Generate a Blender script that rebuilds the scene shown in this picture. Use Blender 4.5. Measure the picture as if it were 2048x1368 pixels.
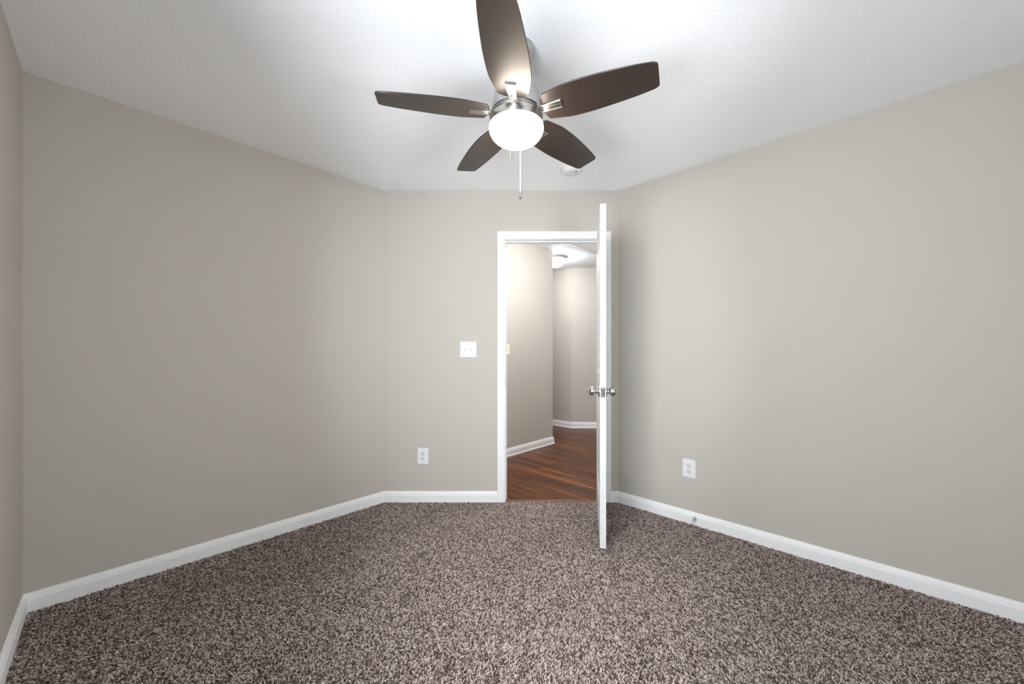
import bpy, bmesh, math, random
import numpy as np
from mathutils import Matrix, Vector

for o in list(bpy.data.objects):
    bpy.data.objects.remove(o)
S = bpy.context.scene
C = S.collection
R = math.radians

# ------------------------------------------------------------------ camera, sky, exposure
CAM_Z = 1.177
cam_d = bpy.data.cameras.new('camera')
cam = bpy.data.objects.new('camera', cam_d)
C.objects.link(cam)
cam.location = (0, 0, CAM_Z)
cam.rotation_euler = (R(90), 0, 0)
cam_d.sensor_width = 36
cam_d.lens = 757 / 2048 * 36
cam_d.shift_y = 19 / 2048
cam_d.clip_start = 0.02
S.camera = cam

S.view_settings.view_transform = 'Standard'
S.view_settings.look = 'None'
S.view_settings.gamma = 1
S.view_settings.use_curve_mapping = False
S.view_settings.exposure = 1.40

W = bpy.data.worlds.new('sky')
S.world = W
W.use_nodes = True
bg = W.node_tree.nodes['Background']
bg.inputs[1].default_value = 6.9
_tc = W.node_tree.nodes.new('ShaderNodeTexCoord')
_sx = W.node_tree.nodes.new('ShaderNodeSeparateXYZ')
_rp = W.node_tree.nodes.new('ShaderNodeValToRGB')           # overcast sky above, bright lower half added to lift the ceiling
_rp.color_ramp.elements[0].position = 0.47
_rp.color_ramp.elements[0].color = (0.92, 0.97, 1.03, 1)
_rp.color_ramp.elements[1].position = 0.53
_rp.color_ramp.elements[1].color = (0.90, 0.95, 1.0, 1)
_mr = W.node_tree.nodes.new('ShaderNodeMapRange')
_mr.inputs['From Min'].default_value = -1
W.node_tree.links.new(_tc.outputs['Generated'], _sx.inputs[0])
W.node_tree.links.new(_sx.outputs['Z'], _mr.inputs['Value'])
W.node_tree.links.new(_mr.outputs[0], _rp.inputs[0])
W.node_tree.links.new(_rp.outputs[0], bg.inputs[0])
GLOBE_L = 21.0
HALL_L = 27.0
HALL_FILL_L = 52.0
S.cycles.max_bounces = 10
S.cycles.diffuse_bounces = 6
S.cycles.caustics_reflective = False
S.cycles.caustics_refractive = False
S.cycles.sample_clamp_indirect = 6
S.cycles.use_denoising = True

# plan axes: u runs along the right wall, v along the left wall
U = Vector((0.7258, -0.6879))
V = Vector((0.6879, 0.7258))
H = 2.44


def uv(u, v):
    return U * u + V * v


# daylight comes through the window in the wall beside the camera
WIN_U0, WIN_U1, WIN_Z0, WIN_Z1 = -1.14, -0.08, 0.75, 2.05
VN, VF, UL, UR = -0.279, 2.728, -2.773, 0.60
ADDED_WIN_V0, ADDED_WIN_V1 = 0.50, 1.14                  ; ADDED_WIN_Z1 = 1.72    # unseen window added behind the camera to fill the left wall
for _w, _z1, _p, _n in ((WIN_U1 - WIN_U0, WIN_Z1, uv((WIN_U0 + WIN_U1) / 2, VN - 0.115), V), (ADDED_WIN_V1 - ADDED_WIN_V0, ADDED_WIN_Z1, uv(UR + 0.115, (ADDED_WIN_V0 + ADDED_WIN_V1) / 2), -U)):
    pl_d = bpy.data.lights.new('window_daylight', 'AREA')
    pl_d.shape = 'RECTANGLE'
    pl_d.size = _w
    pl_d.size_y = _z1 - WIN_Z0
    pl_d.cycles.is_portal = True
    pl = bpy.data.objects.new('window_daylight', pl_d)
    C.objects.link(pl)
    pl.location = (_p.x, _p.y, (WIN_Z0 + _z1) / 2)
    pl.rotation_euler = Vector((_n.x, _n.y, 0)).to_track_quat('-Z', 'Z').to_euler()


# ------------------------------------------------------------------ materials
def srgb(r, g, b):
    f = lambda c: (c / 255 / 12.92) if c / 255 <= 0.04045 else ((c / 255 + 0.055) / 1.055) ** 2.4
    return (f(r), f(g), f(b), 1)


def mat(name, col, rough=0.5, metal=0.0, spec=0.5):
    m = bpy.data.materials.new(name)
    m.use_nodes = True
    b = m.node_tree.nodes['Principled BSDF']
    b.inputs['Base Color'].default_value = col
    b.inputs['Roughness'].default_value = rough
    b.inputs['Metallic'].default_value = metal
    b.inputs['Specular IOR Level'].default_value = spec
    return m


def nd(m, t, **kw):
    n = m.node_tree.nodes.new(t)
    for k, v in kw.items():
        setattr(n, k, v)
    return n


def bsdf(m):
    return m.node_tree.nodes['Principled BSDF']


def add_bump(m, scale, strength, dist, detail=3, rough=0.6):
    L = m.node_tree.links.new
    tc = nd(m, 'ShaderNodeTexCoord')
    n = nd(m, 'ShaderNodeTexNoise')
    n.inputs['Scale'].default_value = scale
    n.inputs['Detail'].default_value = detail
    n.inputs['Roughness'].default_value = rough
    b = nd(m, 'ShaderNodeBump')
    b.inputs['Strength'].default_value = strength
    b.inputs['Distance'].default_value = dist
    L(tc.outputs['Object'], n.inputs['Vector'])
    L(n.outputs['Fac'], b.inputs['Height'])
    L(b.outputs['Normal'], bsdf(m).inputs['Normal'])


WALL_COL = (0.53, 0.503, 0.457, 1)
m_wall = mat('wall_paint', WALL_COL, 0.8, 0, 0.15)
add_bump(m_wall, 220, 0.25, 0.002)
m_hallwall = mat('hall_wall_paint', WALL_COL, 0.8, 0, 0.15)
add_bump(m_hallwall, 220, 0.25, 0.002)
m_ceil = mat('ceiling_texture_paint', (0.93, 0.945, 0.965, 1), 0.8, 0, 0.2)
add_bump(m_ceil, 75, 0.45, 0.005, 4, 0.65)
m_trim = mat('white_trim_paint', (0.88, 0.89, 0.905, 1), 0.5, 0, 0.22)
m_door = mat('white_door_paint', (0.70, 0.71, 0.72, 1), 0.55, 0, 0.25)
m_plate = mat('white_plastic', (0.77, 0.78, 0.795, 1), 0.5, 0, 0.22)
m_plate2 = mat('white_plastic_insert', (0.68, 0.69, 0.70, 1), 0.45, 0, 0.25)
m_ivory = mat('almond_plastic', srgb(238, 226, 205), 0.35)
m_slot = mat('dark_slot', (0.03, 0.03, 0.03, 1), 0.6)
m_nickel = mat('brushed_nickel', (0.50, 0.48, 0.455, 1), 0.30, 1.0)
m_chrome = mat('polished_nickel', (0.42, 0.40, 0.375, 1), 0.28, 1.0)
m_house = mat('satin_nickel_housing', (0.50, 0.50, 0.50, 1), 0.45, 1.0)
m_pan = mat('nickel_light_pan', (0.55, 0.54, 0.52, 1), 0.4, 0.4)
m_knob = mat('satin_nickel_knob', (0.55, 0.55, 0.55, 1), 0.20, 1.0)
m_pullwhite = mat('pale_cord', (0.85, 0.83, 0.80, 1), 0.4)
m_rubber = mat('white_rubber', (0.72, 0.71, 0.69, 1), 0.6)
m_smoke = mat('smoke_detector_plastic', (0.80, 0.80, 0.79, 1), 0.5)
m_back = mat('carpet_backing', (0.07, 0.052, 0.045, 1), 0.95, 0, 0.1)
add_bump(m_back, 300, 1.0, 0.01)


def brushed(m, scale=(3, 3, 240)):
    L = m.node_tree.links.new
    tc = nd(m, 'ShaderNodeTexCoord')
    mp = nd(m, 'ShaderNodeMapping')
    mp.inputs['Scale'].default_value = scale
    n = nd(m, 'ShaderNodeTexNoise')
    n.inputs['Scale'].default_value = 4
    r = nd(m, 'ShaderNodeMapRange')
    r.inputs['To Min'].default_value = 0.24
    r.inputs['To Max'].default_value = 0.40
    L(tc.outputs['Object'], mp.inputs['Vector'])
    L(mp.outputs['Vector'], n.inputs['Vector'])
    L(n.outputs['Fac'], r.inputs['Value'])
    L(r.outputs['Result'], bsdf(m).inputs['Roughness'])


brushed(m_nickel)


def blade_material():
    m = mat('dark_walnut_blade', srgb(50, 40, 34), 0.38, 0, 0.62)
    L = m.node_tree.links.new
    tc = nd(m, 'ShaderNodeTexCoord')
    mp = nd(m, 'ShaderNodeMapping')
    mp.inputs['Scale'].default_value = (6, 160, 20)
    n = nd(m, 'ShaderNodeTexNoise')
    n.inputs['Scale'].default_value = 3
    n.inputs['Detail'].default_value = 6
    cr = nd(m, 'ShaderNodeValToRGB')
    cr.color_ramp.elements[0].position = 0.3
    cr.color_ramp.elements[0].color = srgb(35, 27, 23)
    cr.color_ramp.elements[1].position = 0.7
    cr.color_ramp.elements[1].color = srgb(55, 44, 37)
    b = nd(m, 'ShaderNodeBump')
    b.inputs['Strength'].default_value = 0.15
    b.inputs['Distance'].default_value = 0.001
    L(tc.outputs['Object'], mp.inputs['Vector'])
    L(mp.outputs['Vector'], n.inputs['Vector'])
    L(n.outputs['Fac'], cr.inputs['Fac'])
    L(cr.outputs['Color'], bsdf(m).inputs['Base Color'])
    L(n.outputs['Fac'], b.inputs['Height'])
    L(b.outputs['Normal'], bsdf(m).inputs['Normal'])
    return m


m_blade = blade_material()


def emitter(name, col, strength):
    m = mat(name, (0.9, 0.9, 0.9, 1), 0.3)
    b = bsdf(m)
    b.inputs['Emission Color'].default_value = col
    b.inputs['Emission Strength'].default_value = strength
    return m


m_globe = emitter('lit_opal_glass', (1.0, 0.88, 0.74, 1), GLOBE_L)
m_dome = emitter('lit_hall_glass', (0.96, 0.98, 1.0, 1), HALL_L)
m_hall_fill = emitter('added_hall_fill_glass', (0.98, 0.98, 1.0, 1), HALL_FILL_L)  # glow of the added, unseen hall fill light


def glass_material():
    m = bpy.data.materials.new('window_glass')
    m.use_nodes = True
    nt = m.node_tree
    nt.nodes.clear()
    out = nt.nodes.new('ShaderNodeOutputMaterial')
    mix = nt.nodes.new('ShaderNodeMixShader')
    tr = nt.nodes.new('ShaderNodeBsdfTransparent')
    gl = nt.nodes.new('ShaderNodeBsdfGlossy')
    gl.inputs['Roughness'].default_value = 0.02
    fr = nt.nodes.new('ShaderNodeFresnel')
    fr.inputs['IOR'].default_value = 1.2
    nt.links.new(fr.outputs[0], mix.inputs[0])
    nt.links.new(tr.outputs[0], mix.inputs[1])
    nt.links.new(gl.outputs[0], mix.inputs[2])
    nt.links.new(mix.outputs[0], out.inputs[0])
    return m


m_glass = glass_material()


def wood_material():
    m = mat('walnut_laminate', srgb(120, 72, 48), 0.30, 0, 0.2)
    L = m.node_tree.links.new
    tc = nd(m, 'ShaderNodeTexCoord')
    mp = nd(m, 'ShaderNodeMapping')
    mp.inputs['Rotation'].default_value = (0, 0, R(43.46))
    L(tc.outputs['Object'], mp.inputs['Vector'])
    br = nd(m, 'ShaderNodeTexBrick')
    br.offset = 0.37
    br.inputs['Scale'].default_value = 1
    br.inputs['Brick Width'].default_value = 1.21
    br.inputs['Row Height'].default_value = 0.125
    br.inputs['Mortar Size'].default_value = 0.0012
    br.inputs['Color1'].default_value = (0, 0, 0, 1)
    br.inputs['Color2'].default_value = (1, 1, 1, 1)
    br.inputs['Mortar'].default_value = (0.3, 0.3, 0.3, 1)
    L(mp.outputs['Vector'], br.inputs['Vector'])
    sc = nd(m, 'ShaderNodeMapping')
    sc.inputs['Scale'].default_value = (0.55, 11, 1)
    add = nd(m, 'ShaderNodeVectorMath', operation='ADD')
    L(mp.outputs['Vector'], sc.inputs['Vector'])
    L(sc.outputs['Vector'], add.inputs[0])
    mul = nd(m, 'ShaderNodeVectorMath', operation='SCALE')
    mul.inputs['Scale'].default_value = 7.3
    L(br.outputs['Color'], mul.inputs[0])
    L(mul.outputs['Vector'], add.inputs[1])
    n = nd(m, 'ShaderNodeTexNoise')
    n.inputs['Scale'].default_value = 1.5
    n.inputs['Detail'].default_value = 7
    n.inputs['Roughness'].default_value = 0.62
    n.inputs['Distortion'].default_value = 0.6
    L(add.outputs['Vector'], n.inputs['Vector'])
    cr = nd(m, 'ShaderNodeValToRGB')
    e = cr.color_ramp.elements
    e[0].position = 0.34
    e[0].color = srgb(48, 26, 16)
    e[1].position = 0.68
    e[1].color = srgb(152, 92, 56)
    x = e.new(0.47)
    x.color = srgb(82, 48, 29)
    x = e.new(0.56)
    x.color = srgb(110, 65, 39)
    L(n.outputs['Fac'], cr.inputs['Fac'])
    mx = nd(m, 'ShaderNodeMix', data_type='RGBA', blend_type='MULTIPLY')
    mx.inputs['Factor'].default_value = 1
    cr2 = nd(m, 'ShaderNodeValToRGB')
    cr2.color_ramp.elements[0].color = (0.80, 0.80, 0.80, 1)
    cr2.color_ramp.elements[1].color = (1.1, 1.08, 1.05, 1)
    L(br.outputs['Color'], cr2.inputs['Fac'])
    L(cr.outputs['Color'], mx.inputs['A'])
    L(cr2.outputs['Color'], mx.inputs['B'])
    L(mx.outputs['Result'], bsdf(m).inputs['Base Color'])
    return m


m_wood = wood_material()
m_strip = mat('dark_threshold_wood', srgb(104, 60, 40), 0.4)


def carpet_material():
    m = mat('frieze_carpet_yarn', (0.2, 0.16, 0.14, 1), 0.9, 0, 0.1)
    L = m.node_tree.links.new
    hi = nd(m, 'ShaderNodeHairInfo')
    cr = nd(m, 'ShaderNodeValToRGB')
    e = cr.color_ramp.elements
    e[0].position = 0.0
    e[0].color = srgb(72, 60, 56)
    e[1].position = 1.0
    e[1].color = srgb(200, 187, 182)
    for p, c in ((0.25, (94, 79, 74)), (0.45, (141, 126, 121)), (0.75, (180, 166, 161))):
        x = e.new(p)
        x.color = srgb(*c)
    L(hi.outputs['Random'], cr.inputs['Fac'])
    L(cr.outputs['Color'], bsdf(m).inputs['Base Color'])
    return m


m_yarn = carpet_material()


# ------------------------------------------------------------------ mesh helpers
def link(name, bm, m, parent=None, smooth=False, autosmooth=None):
    bmesh.ops.recalc_face_normals(bm, faces=bm.faces[:])
    me = bpy.data.meshes.new(name)
    bm.to_mesh(me)
    bm.free()
    me.materials.append(m)
    if smooth:
        for p in me.polygons:
            p.use_smooth = True
        if autosmooth:
            me.set_sharp_from_angle(angle=R(autosmooth))
    o = bpy.data.objects.new(name, me)
    C.objects.link(o)
    if parent is not None:
        o.parent = parent
    return o


def thing(name, label, cat, loc=(0, 0, 0), rotz=0.0, group=None):
    o = bpy.data.objects.new(name, None)
    o.empty_display_size = 0.05
    C.objects.link(o)
    o.location = loc
    o.rotation_euler = (0, 0, rotz)
    o['label'] = label
    o['category'] = cat
    if group:
        o['group'] = group
    return o


def struct(o, label=None):
    o['kind'] = 'structure'
    if label:
        o['label'] = label
    return o


def add_prism(bm, poly, z0, z1):
    lo = [bm.verts.new((p[0], p[1], z0)) for p in poly]
    hi = [bm.verts.new((p[0], p[1], z1)) for p in poly]
    n = len(poly)
    bm.faces.new(lo[::-1])
    bm.faces.new(hi)
    for i in range(n):
        j = (i + 1) % n
        bm.faces.new((lo[i], lo[j], hi[j], hi[i]))


def add_box(bm, x0, x1, y0, y1, z0, z1, bevel=0.0, seg=2):
    r = bmesh.ops.create_cube(bm, size=1)
    vs = r['verts']
    for v in vs:
        v.co = Vector(((x0 + x1) / 2 + v.co.x * (x1 - x0), (y0 + y1) / 2 + v.co.y * (y1 - y0), (z0 + z1) / 2 + v.co.z * (z1 - z0)))
    if bevel:
        es = {e for v in vs for e in v.link_edges}
        bmesh.ops.bevel(bm, geom=list(es), offset=bevel, segments=seg, affect='EDGES', profile=0.5)


def add_lathe(bm, prof, seg=48, mtx=None, cap0=True, cap1=True):
    """prof: (r, z) pairs; r == 0 closes to a point"""
    rings = []
    for r, z in prof:
        if r <= 1e-6:
            v = bm.verts.new((0, 0, z))
            rings.append([v])
        else:
            rings.append([bm.verts.new((r * math.cos(2 * math.pi * i / seg), r * math.sin(2 * math.pi * i / seg), z)) for i in range(seg)])
    for a, b in zip(rings, rings[1:]):
        for i in range(seg):
            j = (i + 1) % seg
            if len(a) == 1 and len(b) == 1:
                continue
            if len(a) == 1:
                bm.faces.new((a[0], b[i], b[j]))
            elif len(b) == 1:
                bm.faces.new((a[i], a[j], b[0]))
            else:
                bm.faces.new((a[i], a[j], b[j], b[i]))
    if cap0 and len(rings[0]) > 1:
        bm.faces.new(rings[0][::-1])
    if cap1 and len(rings[-1]) > 1:
        bm.faces.new(rings[-1])
    if mtx is not None:
        for ring in rings:
            for v in ring:
                v.co = mtx @ v.co


def lathe_obj(name, prof, m, parent, seg=48, mtx=None, ang=40):
    bm = bmesh.new()
    add_lathe(bm, prof, seg, mtx)
    return link(name, bm, m, parent, True, ang)


Y_AXIS = Matrix.Rotation(R(-90), 4, 'X')      # lathe axis z -> +y


def isect(p, d, q, e):
    den = d.x * e.y - d.y * e.x
    t = ((q - p).x * e.y - (q - p).y * e.x) / den
    return p + d * t


def smooth_curve(prof, n=6):
    """Catmull-Rom through (a, b) pairs"""
    P = [Vector(p) for p in prof]
    out = []
    for i in range(len(P) - 1):
        p0 = P[max(i - 1, 0)]; p1 = P[i]; p2 = P[i + 1]; p3 = P[min(i + 2, len(P) - 1)]
        for k in range(n):
            t = k / n
            out.append(tuple(0.5 * ((2 * p1) + (p2 - p0) * t + (2 * p0 - 5 * p1 + 4 * p2 - p3) * t * t + (3 * p1 - p0 - 3 * p2 + p3) * t ** 3)))
    out.append(tuple(P[-1]))
    return out


# ------------------------------------------------------------------ bedroom shell
A = Vector((-2.205, 1.705))
B = Vector((-1.004, 2.970))
Cc = Vector((0.832, 2.970))
D = uv(UR, VF)
E = uv(UR, VN)
A = uv(UL, VN)
loop = [A, B, Cc, D, E]                       # clockwise seen from above
N = len(loop)
T = 0.12
inn = []                                       # interior normals of edges i -> i+1
for i in range(N):
    d = (loop[(i + 1) % N] - loop[i]).normalized()
    inn.append(Vector((d.y, -d.x)))


def miter(n1, n2):
    return (n1 + n2) / (1 + n1.dot(n2))


mit = [miter(inn[i - 1], inn[i]) for i in range(N)]
outer = [loop[i] - mit[i] * T for i in range(N)]
FLOOR_Z = -0.013

# door opening in the back wall
JL, JR, JT = -0.052, 0.708, 2.056
OL, OR, OT = JL - 0.019, JR + 0.019, JT + 0.019   # rough opening behind the jamb boards


def wall(name, i):
    j = (i + 1) % N
    bm = bmesh.new()
    add_prism(bm, [loop[i], loop[j], outer[j], outer[i]], FLOOR_Z - 0.1, H)
    return struct(link(name, bm, m_wall))


wall('wall_left', 0)
wall('wall_right', 2)

bm = bmesh.new()
v0_, v1_ = uv(UR, ADDED_WIN_V0), uv(UR, ADDED_WIN_V1)
v0o, v1o = uv(UR + T, ADDED_WIN_V0), uv(UR + T, ADDED_WIN_V1)
add_prism(bm, [D, v1_, v1o, outer[3]], FLOOR_Z - 0.1, H)
add_prism(bm, [v0_, E, outer[4], v0o], FLOOR_Z - 0.1, H)
add_prism(bm, [v1_, v0_, v0o, v1o], FLOOR_Z - 0.1, WIN_Z0)
add_prism(bm, [v1_, v0_, v0o, v1o], ADDED_WIN_Z1, H)
struct(link('wall_near', bm, m_wall))

bm = bmesh.new()
yb = B.y
add_prism(bm, [B, (OL, yb), (OL, yb + T), outer[1]], FLOOR_Z - 0.1, H)
add_prism(bm, [(OR, yb), Cc, outer[2], (OR, yb + T)], FLOOR_Z - 0.1, H)
add_prism(bm, [(OL, yb), (OR, yb), (OR, yb + T), (OL, yb + T)], OT, H)
struct(link('wall_back', bm, m_wall))

bm = bmesh.new()
w0, w1 = uv(WIN_U0, VN), uv(WIN_U1, VN)
w0o, w1o = uv(WIN_U0, VN - T), uv(WIN_U1, VN - T)
add_prism(bm, [A, w0, w0o, outer[0]], FLOOR_Z - 0.1, H)
add_prism(bm, [w1, E, outer[4], w1o], FLOOR_Z - 0.1, H)
add_prism(bm, [w0, w1, w1o, w0o], FLOOR_Z - 0.1, WIN_Z0)
add_prism(bm, [w0, w1, w1o, w0o], WIN_Z1, H)
struct(link('wall_side', bm, m_wall))

bm = bmesh.new()
add_prism(bm, outer, H, H + 0.1)
struct(link('ceiling', bm, m_ceil), 'white lightly textured bedroom ceiling')

bm = bmesh.new()
add_prism(bm, loop, FLOOR_Z - 0.1, FLOOR_Z)
struct(link('floor', bm, m_back), 'bedroom floor under the brown carpet')

# the window beside the camera and the added one behind it: frame, sash bars, panes, sill
def window(name, p, n, ww, wh):
    win = bpy.data.objects.new(name, None)
    C.objects.link(win)
    struct(win)
    win.location = (p.x, p.y, WIN_Z0)
    win.rotation_euler = (0, 0, math.atan2(n.y, n.x) - math.pi / 2)     # local y points into the room
    bm = bmesh.new()
    f = 0.045
    for x0, x1, z0, z1 in ((-ww / 2, -ww / 2 + f, 0, wh), (ww / 2 - f, ww / 2, 0, wh), (-ww / 2 + f, ww / 2 - f, 0, f), (-ww / 2 + f, ww / 2 - f, wh - f, wh), (-ww / 2 + f, ww / 2 - f, wh / 2 - 0.02, wh / 2 + 0.02)):
        add_box(bm, x0, x1, -0.10, -0.05, z0, z1)
    link('window_frame', bm, m_trim, win)
    for z0, z1 in ((f, wh / 2 - 0.02), (wh / 2 + 0.02, wh - f)):
        bm = bmesh.new()
        add_box(bm, -ww / 2 + f, ww / 2 - f, -0.078, -0.074, z0, z1)
        link('pane', bm, m_glass, win)
    bm = bmesh.new()
    add_box(bm, -ww / 2 - 0.03, ww / 2 + 0.03, 0.001, 0.03, -0.022, 0.0, 0.004)
    add_box(bm, -ww / 2, ww / 2, -0.05, 0.002, -0.001, 0.004)
    link('window_sill', bm, m_trim, win)


window('window_1', uv((WIN_U0 + WIN_U1) / 2, VN), V, WIN_U1 - WIN_U0, WIN_Z1 - WIN_Z0)
window('window_added', uv(UR, (ADDED_WIN_V0 + ADDED_WIN_V1) / 2), -U, ADDED_WIN_V1 - ADDED_WIN_V0, ADDED_WIN_Z1 - WIN_Z0)  # added out of view for fill daylight


# ------------------------------------------------------------------ baseboards
BASE = [(0.0, FLOOR_Z), (0.0145, FLOOR_Z), (0.0145, 0.054), (0.0125, 0.0565), (0.0125, 0.0615), (0.0105, 0.0650), (0.0095, 0.0705), (0.0060, 0.0755), (0.0050, 0.0810), (0.0, 0.0825)]


def baseboard(name, p0, p1, m0, m1, prof=BASE, m=None):
    bm = bmesh.new()
    ra = [bm.verts.new((*(p0 + m0 * d), z)) for d, z in prof]
    rb = [bm.verts.new((*(p1 + m1 * d), z)) for d, z in prof]
    n = len(prof)
    for i in range(n):
        j = (i + 1) % n
        bm.faces.new((ra[i], ra[j], rb[j], rb[i]))
    bm.faces.new(ra[::-1])
    bm.faces.new(rb)
    return struct(link(name, bm, m or m_trim))


CAS_W = 0.057
CL, CR, CT = JL - 0.006, JR + 0.009, JT + 0.003     # casing inner edges
baseboard('baseboard_left', A, B, mit[0], mit[1])
baseboard('baseboard_back', B, Vector((CL - CAS_W, yb)), mit[1], inn[1])
baseboard('baseboard_back_corner', Vector((CR + CAS_W, yb)), Cc, inn[1], mit[2])
baseboard('baseboard_right', Cc, D, mit[2], mit[3])
baseboard('baseboard_near', D, E, mit[3], mit[4])
baseboard('baseboard_side', E, A, mit[4], mit[0])


# ------------------------------------------------------------------ door casing, jamb and threshold
def casing(name, ysurf, ydir):
    prof = [(0, 0), (0, 0.009), (0.004, 0.0115), (0.012, 0.0115), (0.015, 0.0095), (0.024, 0.0105), (0.036, 0.0135), (0.043, 0.0165), (0.052, 0.0170), (CAS_W, 0.0150), (CAS_W, 0)]
    path = [((CL, FLOOR_Z), (-1, 0)), ((CL, CT), (-1, 1)), ((CR, CT), (1, 1)), ((CR, FLOOR_Z), (1, 0))]
    bm = bmesh.new()
    rings = []
    for (x, z), (ox, oz) in path:
        rings.append([bm.verts.new((x + ox * w, ysurf + ydir * d, z + oz * w)) for w, d in prof])
    n = len(prof)
    for a, b in zip(rings, rings[1:]):
        for i in range(n):
            j = (i + 1) % n
            bm.faces.new((a[i], a[j], b[j], b[i]))
    bm.faces.new(rings[0][::-1])
    bm.faces.new(rings[-1])
    return struct(link(name, bm, m_trim))


casing('trim_1', yb, -1)['label'] = 'white moulded casing around the doorway'
casing('trim_2', yb + T, 1)

bm = bmesh.new()
y0, y1 = yb + 0.0005, yb + T - 0.0005
add_box(bm, OL + 0.001, JL, y0, y1, FLOOR_Z, JT + 0.018)
add_box(bm, JR, OR - 0.001, y0, y1, FLOOR_Z, JT + 0.018)
add_box(bm, JL, JR, y0, y1, JT, JT + 0.018)
s0, s1 = yb + 0.040, yb + 0.075
add_box(bm, JL, JL + 0.010, s0, s1, FLOOR_Z, JT, 0.002)
add_box(bm, JR - 0.010, JR, s0, s1, FLOOR_Z, JT, 0.002)
add_box(bm, JL + 0.010, JR - 0.010, s0, s1, JT - 0.010, JT, 0.002)
jamb = struct(link('trim_3', bm, m_trim))
jamb['label'] = 'white door jamb with stop moulding'
# strike plate with its curved lip on the left jamb
KZ = 0.936
bm = bmesh.new()
add_box(bm, JL, JL + 0.0015, yb + 0.004, yb + 0.034, KZ - 0.03, KZ + 0.03, 0.0006, 1)
prof = [(math.sin(t) * 0.006, math.cos(t)) for t in np.linspace(0, math.pi, 13)]
lip = []
for k in range(13):
    a = -math.pi / 2 + math.pi * k / 12
    lip.append((yb + 0.004 - 0.011 * math.cos(a), KZ + 0.020 * math.sin(a)))
lo = [bm.verts.new((JL + 0.0003, y, z)) for y, z in lip]
hi = [bm.verts.new((JL + 0.0022, y, z)) for y, z in lip]
bm.faces.new(lo[::-1]); bm.faces.new(hi)
for i in range(13):
    j = (i + 1) % 13
    bm.faces.new((lo[i], lo[j], hi[j], hi[i]))
link('strike_plate', bm, m_nickel, jamb)

bm = bmesh.new()
pr = [(2.968, -0.012), (2.968, 0.001), (2.972, 0.004), (2.985, 0.0062), (3.000, 0.004), (3.004, 0.0), (3.004, -0.012)]
a = [bm.verts.new((JL + 0.001, y, z)) for y, z in pr]
b = [bm.verts.new((JR - 0.001, y, z)) for y, z in pr]
bm.faces.new(a); bm.faces.new(b[::-1])
for i in range(len(pr)):
    j = (i + 1) % len(pr)
    bm.faces.new((a[i], b[i], b[j], a[j]))
struct(link('trim_4', bm, m_strip), 'brown wood threshold strip between carpet and hall floor')


# ------------------------------------------------------------------ door leaf
DW, DH, DT = 0.752, 2.029, 0.035
PIV = Vector((0.7025, 2.961))
DZ = 0.018
Y_ROOM, Y_HALL = -0.005, -0.005 - DT


def door_mesh():
    bm = bmesh.new()
    x0 = 0.004
    x1 = DW
    xs = [x0, x0 + 0.112, x1 - 0.112, x1]
    zs = [0, 0.235, 0.860, 1.020, DH - 0.125, DH]
    for yf, sg in ((Y_ROOM, -1), (Y_HALL, 1)):
        def q(xa, xb, za, zb, y):
            return bm.faces.new([bm.verts.new(c) for c in ((xa, y, za), (xb, y, za), (xb, y, zb), (xa, y, zb))])
        for i in range(3):
            for j in range(5):
                xa, xb, za, zb = xs[i], xs[i + 1], zs[j], zs[j + 1]
                if i == 1 and j in (1, 3):
                    loops = []
                    for ins, dep in ((0, 0), (0.006, 0.0035), (0.014, 0.0085), (0.034, 0.0085), (0.060, 0.0020), (0.066, 0.0020)):
                        y = yf + sg * dep
                        loops.append([bm.verts.new(c) for c in ((xa + ins, y, za + ins), (xb - ins, y, za + ins), (xb - ins, y, zb - ins), (xa + ins, y, zb - ins))])
                    for l0, l1 in zip(loops, loops[1:]):
                        for k in range(4):
                            bm.faces.new((l0[k], l0[(k + 1) % 4], l1[(k + 1) % 4], l1[k]))
                    bm.faces.new(loops[-1])
                else:
                    q(xa, xb, za, zb, yf)
    # the four edges of the slab, split where the faces are split
    for x in (x0, x1):
        for j in range(5):
            bm.faces.new([bm.verts.new(c) for c in ((x, Y_HALL, zs[j]), (x, Y_ROOM, zs[j]), (x, Y_ROOM, zs[j + 1]), (x, Y_HALL, zs[j + 1]))])
    for z in (0, DH):
        for i in range(3):
            bm.faces.new([bm.verts.new(c) for c in ((xs[i], Y_HALL, z), (xs[i + 1], Y_HALL, z), (xs[i + 1], Y_ROOM, z), (xs[i], Y_ROOM, z))])
    bmesh.ops.remove_doubles(bm, verts=bm.verts[:], dist=1e-5)
    return bm


door = struct(link('door_1', door_mesh(), m_door), 'white panelled door standing open into the room')
door.location = (PIV.x, PIV.y, DZ)
door.rotation_euler = (0, 0, -R(180 - 78.9))

KX = DW - 0.060
kz = KZ - DZ
knob_prof = [(0.0, 0.0), (0.0325, 0.0), (0.0325, 0.003), (0.030, 0.007), (0.024, 0.0095), (0.0140, 0.0105), (0.0125, 0.013), (0.0120, 0.017), (0.0130, 0.0195)]
ball = smooth_curve([(0.0130, 0.0195), (0.0200, 0.0225), (0.0255, 0.0310), (0.0272, 0.0410), (0.0255, 0.0515), (0.0195, 0.0610), (0.0105, 0.0670), (0.0, 0.0690)], 4)
for yf, flip in ((Y_ROOM, False), (Y_HALL, True)):
    M = Matrix.Translation((KX, yf, kz)) @ (Matrix.Rotation(R(90 if flip else -90), 4, 'X'))
    k = lathe_obj('door_knob', ball[:-1] + [(0, 0.069)], m_knob, door, 40, M)
    lathe_obj('rose', knob_prof, m_knob, k, 40, M)
bm = bmesh.new()
yc = (Y_ROOM + Y_HALL) / 2
add_box(bm, DW - 0.001, DW + 0.0015, yc - 0.0125, yc + 0.0125, kz - 0.0285, kz + 0.0285, 0.001, 2)
lp = link('latch_plate', bm, m_knob, door)
bm = bmesh.new()
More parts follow.
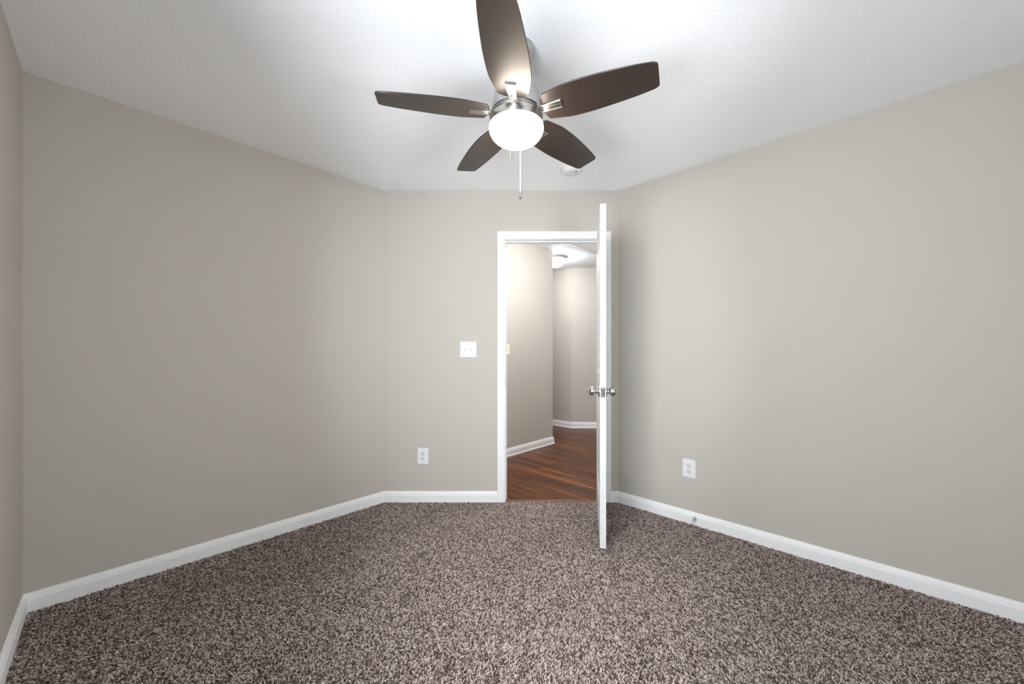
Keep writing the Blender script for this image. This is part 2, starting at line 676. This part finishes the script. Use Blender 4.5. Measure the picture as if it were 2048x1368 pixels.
vs = [bm.verts.new(c) for c in ((DW, yc - 0.007, kz - 0.008), (DW, yc + 0.007, kz - 0.008), (DW, yc + 0.007, kz + 0.008), (DW, yc - 0.007, kz + 0.008),
                                 (DW + 0.011, yc - 0.006, kz - 0.008), (DW + 0.003, yc + 0.006, kz - 0.008), (DW + 0.003, yc + 0.006, kz + 0.008), (DW + 0.011, yc - 0.006, kz + 0.008))]
for f_ in ((0, 1, 2, 3), (4, 5, 6, 7), (0, 1, 5, 4), (1, 2, 6, 5), (2, 3, 7, 6), (3, 0, 4, 7)):
    bm.faces.new([vs[i] for i in f_])
link('latch_bolt', bm, m_nickel, lp)
for s_ in (-1, 1):
    bm = bmesh.new()
    add_lathe(bm, [(0.0038, 0), (0.0038, 0.0006), (0.0, 0.0012)], 16, Matrix.Translation((DW + 0.0014, yc, kz + s_ * 0.021)) @ Matrix.Rotation(R(90), 4, 'Y'))
    link('screw', bm, m_nickel, lp, True, 40)
for z in (0.18, 1.01, 1.82):
    bm = bmesh.new()
    add_lathe(bm, [(0.0, -0.046), (0.004, -0.045), (0.0055, -0.044), (0.0055, 0.044), (0.004, 0.045), (0.0, 0.046)], 16, Matrix.Translation((0, 0, z)))
    add_box(bm, 0.0, 0.030, -0.0052, -0.0042, z - 0.044, z + 0.044)
    link('hinge', bm, m_nickel, door, True, 40)


# ------------------------------------------------------------------ the hall beyond the door
HU = -2.957
HV = 3.878
HZ = -0.002
HC = 2.462
P_mid = Vector((0.916, 5.83))                      # where the far hall walls meet
FV = P_mid.dot(V)
RU = -1.44


def uvbox(name, u0, u1, v0, v1):
    bm = bmesh.new()
    add_prism(bm, [uv(u0, v0), uv(u1, v0), uv(u1, v1), uv(u0, v1)], HZ - 0.1, HC)
    return struct(link(name, bm, m_hallwall))


pv0 = 1.36
uvbox('wall_hall_left', HU - T, HU, pv0, HV)
uvbox('wall_passage_near', HU - 1.75, HU - T, HV - T, HV)
uvbox('wall_passage_end', HU - 1.87, HU - 1.75, HV - T, FV + T)
uvbox('wall_hall_right', RU, RU + T, 2.86, 6.75)
bm = bmesh.new()
add_prism(bm, [uv(HU - 1.75, FV), P_mid, P_mid + miter(V, Vector((0, 1))) * T, uv(HU - 1.75, FV + T)], HZ - 0.1, HC)
struct(link('wall_passage_far', bm, m_hallwall))
xr = (RU + 0.6879 * 5.83) / 0.7258
bm = bmesh.new()
add_prism(bm, [P_mid, (xr, 5.83), (xr + 0.12, 5.83 + T), P_mid + miter(V, Vector((0, 1))) * T], HZ - 0.1, HC)
struct(link('wall_hall_far', bm, m_hallwall))

q0 = isect(Vector((0, yb + T)), Vector((1, 0)), uv(HU, 0), V)
q1 = isect(Vector((0, yb + T)), Vector((1, 0)), uv(0, VF + T), U)
hall_poly = [q0, uv(HU, HV), uv(HU - 1.75, HV), uv(HU - 1.75, FV), P_mid, Vector((xr, 5.83)), uv(RU, VF + T + 0.012), q1 + Vector((0.01, 0))]
bm = bmesh.new()
add_prism(bm, hall_poly + [Vector((JR, yb + T)), Vector((JR, 3.0)), Vector((JL, 3.0)), Vector((JL, yb + T))], HZ - 0.1, HZ)
struct(link('floor_hall', bm, m_wood), 'reddish brown wood plank floor of the hall')
bm = bmesh.new()
add_prism(bm, hall_poly, HC, HC + 0.1)
struct(link('ceiling_hall', bm, m_ceil))

HB = [(0.0, HZ), (0.021, HZ), (0.021, 0.006), (0.018, 0.013), (0.0145, 0.016), (0.0145, 0.060), (0.0125, 0.063), (0.0125, 0.068), (0.0105, 0.072), (0.0095, 0.078), (0.0060, 0.083), (0.0050, 0.089), (0.0, 0.0905)]
mc = miter(U, V)
baseboard('baseboard_hall_left', q0, uv(HU, HV), U, mc, HB)
baseboard('baseboard_passage_near', uv(HU - 1.75, HV), uv(HU, HV), V, mc, HB)
nF = -V
nR = Vector((0, -1))
mm = miter(nF, nR)
baseboard('baseboard_passage_far', uv(HU - 1.75, FV), P_mid, nF, mm, HB)
baseboard('baseboard_hall_far', P_mid, Vector((xr, 5.83)), mm, nR, HB)
baseboard('baseboard_hall_right', uv(RU, 2.87), uv(RU, 6.6), -U, -U, HB)

# attic hatch in the hall ceiling
hp = uv(-2.30, 3.90)
hatch = thing('attic_hatch', 'white framed attic hatch in the hall ceiling beyond the doorway', 'hatch', (hp.x, hp.y, HC), math.atan2(V.y, V.x))
hl, hw, hf = 1.40, 0.72, 0.055
bm = bmesh.new()
for x0, x1, y0, y1 in ((-hl / 2, hl / 2, -hw / 2, -hw / 2 + hf), (-hl / 2, hl / 2, hw / 2 - hf, hw / 2), (-hl / 2, -hl / 2 + hf, -hw / 2 + hf, hw / 2 - hf), (hl / 2 - hf, hl / 2, -hw / 2 + hf, hw / 2 - hf)):
    add_box(bm, x0, x1, y0, y1, -0.016, -0.0002, 0.003)
link('hatch_frame', bm, m_trim, hatch)
bm = bmesh.new()
add_box(bm, -hl / 2 + hf + 0.004, hl / 2 - hf - 0.004, -hw / 2 + hf + 0.004, hw / 2 - hf - 0.004, -0.007, -0.0002)
link('hatch_panel', bm, m_ceil, hatch)

# flush ceiling light of the hall
def flush_light(label, x, y, glow):
    hlm = thing('ceiling_light', label, 'ceiling light', (x, y, HC))
    lathe_obj('pan', [(0, -0.0002), (0.118, -0.0002), (0.120, -0.006), (0.128, -0.010), (0.131, -0.016), (0.140, -0.021), (0.150, -0.027), (0.152, -0.034), (0.146, -0.040), (0.132, -0.041), (0.0, -0.041)][::-1], m_pan, hlm, 56)
    dome = smooth_curve([(0.132, -0.0412), (0.131, -0.056), (0.124, -0.078), (0.106, -0.103), (0.078, -0.123), (0.040, -0.135), (0.012, -0.138)], 4)
    lathe_obj('glass_dome', [(0, -0.138)] + dome[::-1] + [(0, -0.0412)], glow, hlm, 56, None, 60)
    lathe_obj('finial', [(0, -0.154), (0.006, -0.152), (0.008, -0.147), (0.005, -0.142), (0.011, -0.1385), (0, -0.138)], m_nickel, hlm, 24)


flush_light('lit flush dome light on the hall ceiling beside the wall corner seen through the doorway', 0.585, 5.15, m_dome)
# unseen light added above the door head to brighten the hall's left wall
_q = uv(-2.03, 3.03)
flush_light('added fill light in dome form, out of view outside the bedroom door', _q.x, _q.y, m_hall_fill)


# ------------------------------------------------------------------ switches and outlets
def wall_thing(name, label, cat, p, n, z, group=None):
    """Empty on a wall: local y points out of the wall, local z up"""
    return thing(name, label, cat, (p.x, p.y, z), math.atan2(n.y, n.x) - math.pi / 2, group)


def cover_plate(w, h, d=0.006):
    bm = bmesh.new()
    loops = []
    for ins, y in ((0, 0), (0, 0.0022), (0.0012, 0.004), (0.004, d), (0.007, d + 0.0003)):
        a, b = w / 2 - ins, h / 2 - ins
        loops.append([bm.verts.new(c) for c in ((-a, y, -b), (a, y, -b), (a, y, b), (-a, y, b))])
    for l0, l1 in zip(loops, loops[1:]):
        for k in range(4):
            bm.faces.new((l0[k], l0[(k + 1) % 4], l1[(k + 1) % 4], l1[k]))
    bm.faces.new(loops[0][::-1]); bm.faces.new(loops[-1])
    return bm


def screw(parent, x, z, y, m):
    return lathe_obj('screw', [(0, 0), (0.0033, 0), (0.003, 0.0007), (0, 0.001)], m, parent, 16, Matrix.Translation((x, y, z)) @ Y_AXIS)


def make_switch(root, w, h, xs, m, ups):
    link('cover_plate', cover_plate(w, h), m, root)
    for x, up in zip(xs, ups):
        bm = bmesh.new()
        add_box(bm, x - 0.0055, x + 0.0055, 0.0055, 0.0075, -0.0125, 0.0125, 0.0008, 1)
        fr = link('toggle_collar', bm, m_plate2 if m is m_plate else m, root)
        bm = bmesh.new()
        r_ = bmesh.ops.create_cube(bm, size=1)
        for v in r_['verts']:
            t = 1 if v.co.y > 0 else 0
            v.co = Vector((x + v.co.x * (0.008 - 0.002 * t), 0.007 + 0.012 * t, v.co.z * (0.016 - 0.008 * t) + up * 0.0075 * t))
        bmesh.ops.bevel(bm, geom=bm.edges[:], offset=0.001, segments=2, affect='EDGES')
        link('toggle', bm, m, root)
        screw(root, x, 0.0302, 0.0062, m)
        screw(root, x, -0.0302, 0.0062, m)


def make_outlet(root):
    w, h = 0.085, 0.127
    link('cover_plate', cover_plate(w, h), m_plate, root)
    screw(root, 0, 0, 0.0062, m_plate2)
    for sz in (1, -1):
        zc = sz * 0.0196
        bm = bmesh.new()
        pts = []
        for k in range(40):
            a = 2 * math.pi * k / 40
            x = 0.0172 * math.cos(a)
            z = max(-0.0142, min(0.0142, 0.0172 * math.sin(a)))
            pts.append((x, z))
        for y, sc_ in ((0.0058, 1.0), (0.0076, 1.0), (0.0082, 0.96)):
            pass
        lo = [bm.verts.new((x, 0.0058, zc + z)) for x, z in pts]
        md = [bm.verts.new((x, 0.0078, zc + z)) for x, z in pts]
        hi = [bm.verts.new((x * 0.95, 0.0084, zc + z * 0.95)) for x, z in pts]
        for a_, b_ in ((lo, md), (md, hi)):
            for i in range(40):
                j = (i + 1) % 40
                bm.faces.new((a_[i], a_[j], b_[j], b_[i]))
        bm.faces.new(lo[::-1]); bm.faces.new(hi)
        rc = link('receptacle', bm, m_plate2, root)
        for x, hh in ((-0.0063, 0.0042), (0.0063, 0.0034)):
            bm = bmesh.new()
            add_box(bm, x - 0.0011, x + 0.0011, 0.0080, 0.0086, zc + 0.004 - hh, zc + 0.004 + hh)
            link('slot', bm, m_slot, rc)
        lathe_obj('ground_hole', [(0, 0.0), (0.0026, 0.0), (0.0026, 0.0006), (0, 0.0006)], m_slot, rc, 20, Matrix.Translation((0, 0.0080, zc - 0.0068)) @ Y_AXIS)


nb = Vector((0, -1))
sw = wall_thing('light_switch', 'white double light switch plate on the back wall left of the door', 'light switch', Vector((-0.343, yb)), nb, 1.193)
make_switch(sw, 0.130, 0.126, (-0.023, 0.023), m_plate, (1, -1))
o1 = wall_thing('wall_outlet', 'white outlet on the back wall below and left of the light switch', 'outlet', Vector((-0.699, yb)), nb, 0.357, 'white wall outlets')
make_outlet(o1)
rp = Cc + U * (0.368 * 1.4536 - 0.003)
o2 = wall_thing('wall_outlet', 'white outlet on the right wall above the door stop', 'outlet', rp, -V, 0.372, 'white wall outlets')
make_outlet(o2)
hs = wall_thing('light_switch', 'almond light switch plate on the hall wall at the doorway edge', 'light switch', uv(HU, -2.957 * 0 + 3.045), U, 1.197)
make_switch(hs, 0.072, 0.117, (0.0,), m_ivory, (1,))

# ------------------------------------------------------------------ door stop on the right baseboard
dp = Cc + U * (0.395 * 1.4536)
dp = dp - V * 0.0145
ds = wall_thing('door_stop', 'small metal door stop sticking out of the right baseboard', 'door stop', dp, -V, 0.043)
lathe_obj('base', [(0, 0), (0.0125, 0), (0.0125, 0.002), (0.0105, 0.006), (0.0065, 0.012), (0.0045, 0.020)], m_nickel, ds, 28, Y_AXIS)
lathe_obj('rod', [(0.0040, 0.016), (0.0036, 0.058), (0, 0.058)], m_nickel, ds, 20, Y_AXIS)
lathe_obj('rubber_tip', [(0, 0.056), (0.0055, 0.056), (0.0068, 0.059), (0.0068, 0.069), (0.0055, 0.073), (0, 0.074)], m_rubber, ds, 24, Y_AXIS)

# ------------------------------------------------------------------ smoke detector
sd = thing('smoke_detector', 'round white smoke detector on the ceiling behind the fan blade', 'smoke detector', (0.408, 2.605, H))
lathe_obj('base', [(0, -0.012), (0.068, -0.012), (0.0715, -0.010), (0.0715, -0.0002), (0, -0.0002)], m_smoke, sd, 56)
lathe_obj('cover', [(0, -0.040), (0.012, -0.040), (0.042, -0.038), (0.055, -0.033), (0.062, -0.024), (0.064, -0.0122), (0, -0.0122)], m_smoke, sd, 56)
bm = bmesh.new()
for k in range(3):
    add_box(bm, 0.020 + k * 0.006, 0.022 + k * 0.006, -0.036, -0.024, -0.0402, -0.036)
link('vent', bm, m_slot, sd)
lathe_obj('indicator', [(0, -0.0415), (0.002, -0.0412), (0.0025, -0.039), (0, -0.039)], m_slot, sd, 16, Matrix.Translation((-0.006, -0.034, 0.0005)))

# ------------------------------------------------------------------ ceiling fan
FX, FY = 0.0180, 1.585
fan = thing('ceiling_fan', 'five blade dark wood and nickel ceiling fan with lit white bowl', 'ceiling fan', (FX, FY, 0))
lathe_obj('canopy', [(0.014, 2.372), (0.030, 2.374), (0.050, 2.382), (0.066, 2.398), (0.074, 2.418), (0.076, 2.436), (0.076, 2.4399), (0, 2.4399)], m_nickel, fan, 56)
lathe_obj('downrod', [(0.0125, 2.255), (0.0125, 2.376)], m_nickel, fan, 24)
lathe_obj('motor_housing', smooth_curve([(0.104, 2.176), (0.103, 2.190), (0.099, 2.220), (0.095, 2.244)], 3) + smooth_curve([(0.095, 2.2445), (0.090, 2.258), (0.072, 2.268), (0.040, 2.275), (0.014, 2.279)], 3), m_house, fan, 64, None, 45)
lathe_obj('flywheel', [(0, 2.1625), (0.090, 2.1625), (0.092, 2.165), (0.092, 2.1765), (0, 2.1765)], m_house, fan, 56)
ring = lathe_obj('light_ring', [(0.0, 2.1185), (0.1125, 2.1185), (0.1135, 2.121), (0.1105, 2.140), (0.1085, 2.1545), (0, 2.1545)], m_nickel, fan, 72)
lathe_obj('ring_lip', [(0, 2.1546), (0.1085, 2.1546), (0.1110, 2.1558), (0.1118, 2.158), (0.1110, 2.1605), (0.1080, 2.1622), (0, 2.1622)], m_chrome, ring, 72)
bowl = smooth_curve([(0.1110, 2.1182), (0.1135, 2.110), (0.1105, 2.094), (0.1000, 2.076), (0.0800, 2.0605), (0.0500, 2.0490), (0.0200, 2.0445)], 4)
lathe_obj('glass_bowl', [(0, 2.044)] + bowl[::-1] + [(0, 2.1182)], m_globe, fan, 72, None, 70)
# eyelet on the front of the ring
lathe_obj('eyelet', [(0, 0.0), (0.0048, 0.0), (0.0048, 0.002), (0.003, 0.003), (0.0026, 0.001), (0, 0.001)], m_slot, ring, 24,
          Matrix.Translation((-0.0255, -0.1075, 2.1435)) @ Matrix.Rotation(R(90), 4, 'X'))

BZ = 2.162
PITCH = R(-11)
half = [(0.1135, 0.0), (0.1165, 0.030), (0.1275, 0.0585), (0.1320, 0.0620), (0.2120, 0.0790)]
curve = smooth_curve([(0.2120, 0.0790), (0.2500, 0.0812), (0.3200, 0.0805), (0.4000, 0.0750), (0.4800, 0.0665), (0.5400, 0.0570)], 5)[1:]
tipc = [(0.5400 + 0.0185 * math.sin(t), 0.0570 - 0.0125 + 0.0125 * math.cos(t) - 0.0030 * math.sin(t)) for t in np.linspace(0, math.pi / 2, 6)[1:]]
side = half + curve + tipc
outline = side + [(s, -w) for s, w in side[::-1][:-1]]


def blade_bm():
    bm = bmesh.new()
    th = 0.0055
    cen = Vector((0.33, 0))
    loops = []
    for ins, z in ((0.0015, 0.0), (0.0, 0.0012), (0.0, th - 0.0012), (0.0015, th)):
        lp_ = []
        for s, w in outline:
            p = Vector((s, w))
            dvec = (cen - p).normalized() * ins
            lp_.append(bm.verts.new((p.x + dvec.x, p.y + dvec.y, z)))
        loops.append(lp_)
    n = len(outline)
    for l0, l1 in zip(loops, loops[1:]):
        for i in range(n):
            j = (i + 1) % n
            bm.faces.new((l0[i], l0[j], l1[j], l1[i]))
    bm.faces.new(loops[0][::-1]); bm.faces.new(loops[-1])
    return bm


def bracket_bm():
    """fluted plate under the blade root, narrowing to the neck that meets the hub"""
    bm = bmesh.new()
    # cross section: width fraction -1..1, depth below blade
    sec = [(-1, 0.0), (-1, 0.0040), (-0.90, 0.0062), (-0.66, 0.0066), (-0.60, 0.0056), (-0.36, 0.0054), (-0.26, 0.0066), (0.26, 0.0066), (0.36, 0.0054), (0.60, 0.0056), (0.66, 0.0066), (0.90, 0.0062), (1, 0.0040), (1, 0.0)]
    st = [(0.094, 0.0135, 0.9, 0.000), (0.108, 0.0150, 1.0, 0.001), (0.1165, 0.0185, 1.0, 0.000), (0.140, 0.0195, 1.0, 0), (0.188, 0.0210, 1.0, 0), (0.1945, 0.0210, 1.0, 0), (0.1975, 0.0205, 0.62, 0)]
    rings = []
    for s, hw_, k, dz in st:
        rings.append([bm.verts.new((s, f_ * hw_, dz - d * k)) for f_, d in sec])
    n = len(sec)
    for a, b in zip(rings, rings[1:]):
        for i in range(n):
            j = (i + 1) % n
            bm.faces.new((a[i], a[j], b[j], b[i]))
    bm.faces.new(rings[0][::-1]); bm.faces.new(rings[-1])
    return bm


def place_parent(o, parent, mtx):
    o.parent = parent
    o.matrix_local = mtx


blade_me = link('fan_blade', blade_bm(), m_blade, fan, True, 30)
bracket_me = link('blade_bracket', bracket_bm(), m_chrome, blade_me, True, 30)
bolt_prof = [(0, -0.006), (0.0055, -0.006), (0.0065, -0.004), (0.0065, 0.006), (0.0045, 0.008), (0, 0.008)]
bolts = [lathe_obj('bolt', bolt_prof, m_chrome, blade_me, 20, Matrix.Translation((0.103, sy * 0.0185, -0.002))) for sy in (-1, 1)]
first = True
for k in range(5):
    th = R(-24.9 + 72 * k)
    if first:
        b_ = blade_me
        first = False
    else:
        b_ = blade_me.copy(); C.objects.link(b_); b_.parent = fan
        for part in (bracket_me, *bolts):
            c_ = part.copy(); C.objects.link(c_); c_.parent = b_
    b_.matrix_local = Matrix.Translation((0, 0, BZ + 0.002)) @ Matrix.Rotation(th, 4, 'Z') @ Matrix.Rotation(PITCH, 4, 'X')


def bead_chain(x, y, z0, z1, r, pitch):
    bm = bmesh.new()
    n = int((z1 - z0) / pitch)
    for i in range(n + 1):
        bmesh.ops.create_icosphere(bm, subdivisions=1, radius=r, matrix=Matrix.Translation((x, y, z1 - i * pitch)))
    add_lathe(bm, [(0.0006, z0), (0.0006, z1)], 8, Matrix.Translation((x, y, 0)))
    return bm


pc = link('pull_chain', bead_chain(-0.0255, -0.1165, 1.912, 2.143, 0.0016, 0.0039), m_chrome, fan, True)
lathe_obj('chain_coupling', [(0, 2.0870), (0.0022, 2.0875), (0.0026, 2.090), (0.0026, 2.097), (0.0016, 2.1), (0, 2.1)], m_nickel, pc, 16, Matrix.Translation((-0.0255, -0.1165, 0)))
px_, py_ = 0.0195, 0.118
pc2 = link('pull_chain', bead_chain(px_, py_, 1.905, 2.135, 0.0019, 0.0034), m_pullwhite, fan, True)
lathe_obj('pull_fob', [(0, 1.8660), (0.0035, 1.8660), (0.0060, 1.8665), (0.0065, 1.8720), (0.0062, 1.8755), (0.0045, 1.8770), (0.0052, 1.8800), (0.0050, 1.8960), (0.0035, 1.9060), (0.0015, 1.9085), (0, 1.9085)], m_chrome, pc2, 24, Matrix.Translation((px_, py_, 0)))
lathe_obj('fob_end', [(0, 1.8652), (0.0034, 1.8652), (0.0034, 1.8661), (0, 1.8661)], m_slot, pc2, 20, Matrix.Translation((px_, py_, 0)))

# ------------------------------------------------------------------ carpet pile (one object of uncountable yarn)
rng = np.random.default_rng(7)
DENS = 46000
poly = np.array([[*p] for p in loop])
mn, mx_ = poly.min(0), poly.max(0)
step = 1 / math.sqrt(DENS)
gx, gy = np.meshgrid(np.arange(mn[0], mx_[0], step), np.arange(mn[1], mx_[1], step))
P = np.stack([gx.ravel(), gy.ravel()], 1)
P += rng.uniform(-0.5, 0.5, P.shape) * step
ok = np.ones(len(P), bool)
for i in range(N):
    nrm = np.array(inn[i]); base = np.array(loop[i])
    ok &= ((P - base) @ nrm) > 0.0165
door_gap = (P[:, 0] > CL - 0.002) & (P[:, 0] < CR + 0.002) & (P[:, 1] > yb - 0.03) & (P[:, 1] < yb - 0.004)
ok2 = np.ones(len(P), bool)
for i in (0, 2, 3, 4):
    nrm = np.array(inn[i]); base = np.array(loop[i])
    ok2 &= ((P - base) @ nrm) > 0.0165
P = P[ok | (door_gap & ok2)]
n = len(P)


def lowfreq(p, seed, scale):
    r_ = np.random.default_rng(seed)
    out = np.zeros(len(p))
    for _ in range(9):
        k = r_.normal(0, scale, 2); ph = r_.uniform(0, 6.28)
        out += np.sin(p @ k + ph)
    return out / 3


bias = np.stack([lowfreq(P, 1, 5.0), lowfreq(P, 2, 5.0)], 1) * 0.35
az = rng.uniform(0, 2 * math.pi, n)
d1 = np.stack([np.cos(az), np.sin(az)], 1) + bias
az2 = az + rng.normal(0, 0.9, n)
d2 = np.stack([np.cos(az2), np.sin(az2)], 1) + bias
az3 = az2 + rng.normal(0, 0.9, n)
d3 = np.stack([np.cos(az3), np.sin(az3)], 1) + bias
ln = rng.uniform(0.7, 1.25, n)[:, None]
hgt = rng.uniform(0.6, 1.1, n)
pts = np.zeros((n, 4, 3), np.float32)
z0 = FLOOR_Z
pts[:, 0, :2] = P; pts[:, 0, 2] = z0
pts[:, 1, :2] = P + d1 * ln * 0.0022; pts[:, 1, 2] = z0 + 0.0075 * hgt
pts[:, 2, :2] = pts[:, 1, :2] + d2 * ln * 0.0046; pts[:, 2, 2] = z0 + 0.0125 * hgt
pts[:, 3, :2] = pts[:, 2, :2] + d3 * ln * 0.0050; pts[:, 3, 2] = z0 + 0.0130 * hgt + rng.uniform(-0.002, 0.003, n)
hc = bpy.data.hair_curves.new('carpet_pile')
hc.add_curves([4] * n)
hc.points.foreach_set('position', pts.ravel())
rad = np.tile(np.array([0.0015, 0.0018, 0.0019, 0.0013], np.float32), n)
hc.points.foreach_set('radius', rad)
hc.materials.append(m_yarn)
pile = bpy.data.objects.new('carpet_pile', hc)
C.objects.link(pile)
pile['kind'] = 'stuff'
pile['label'] = 'brown and beige frieze carpet pile covering the bedroom floor'
pile['category'] = 'carpet'
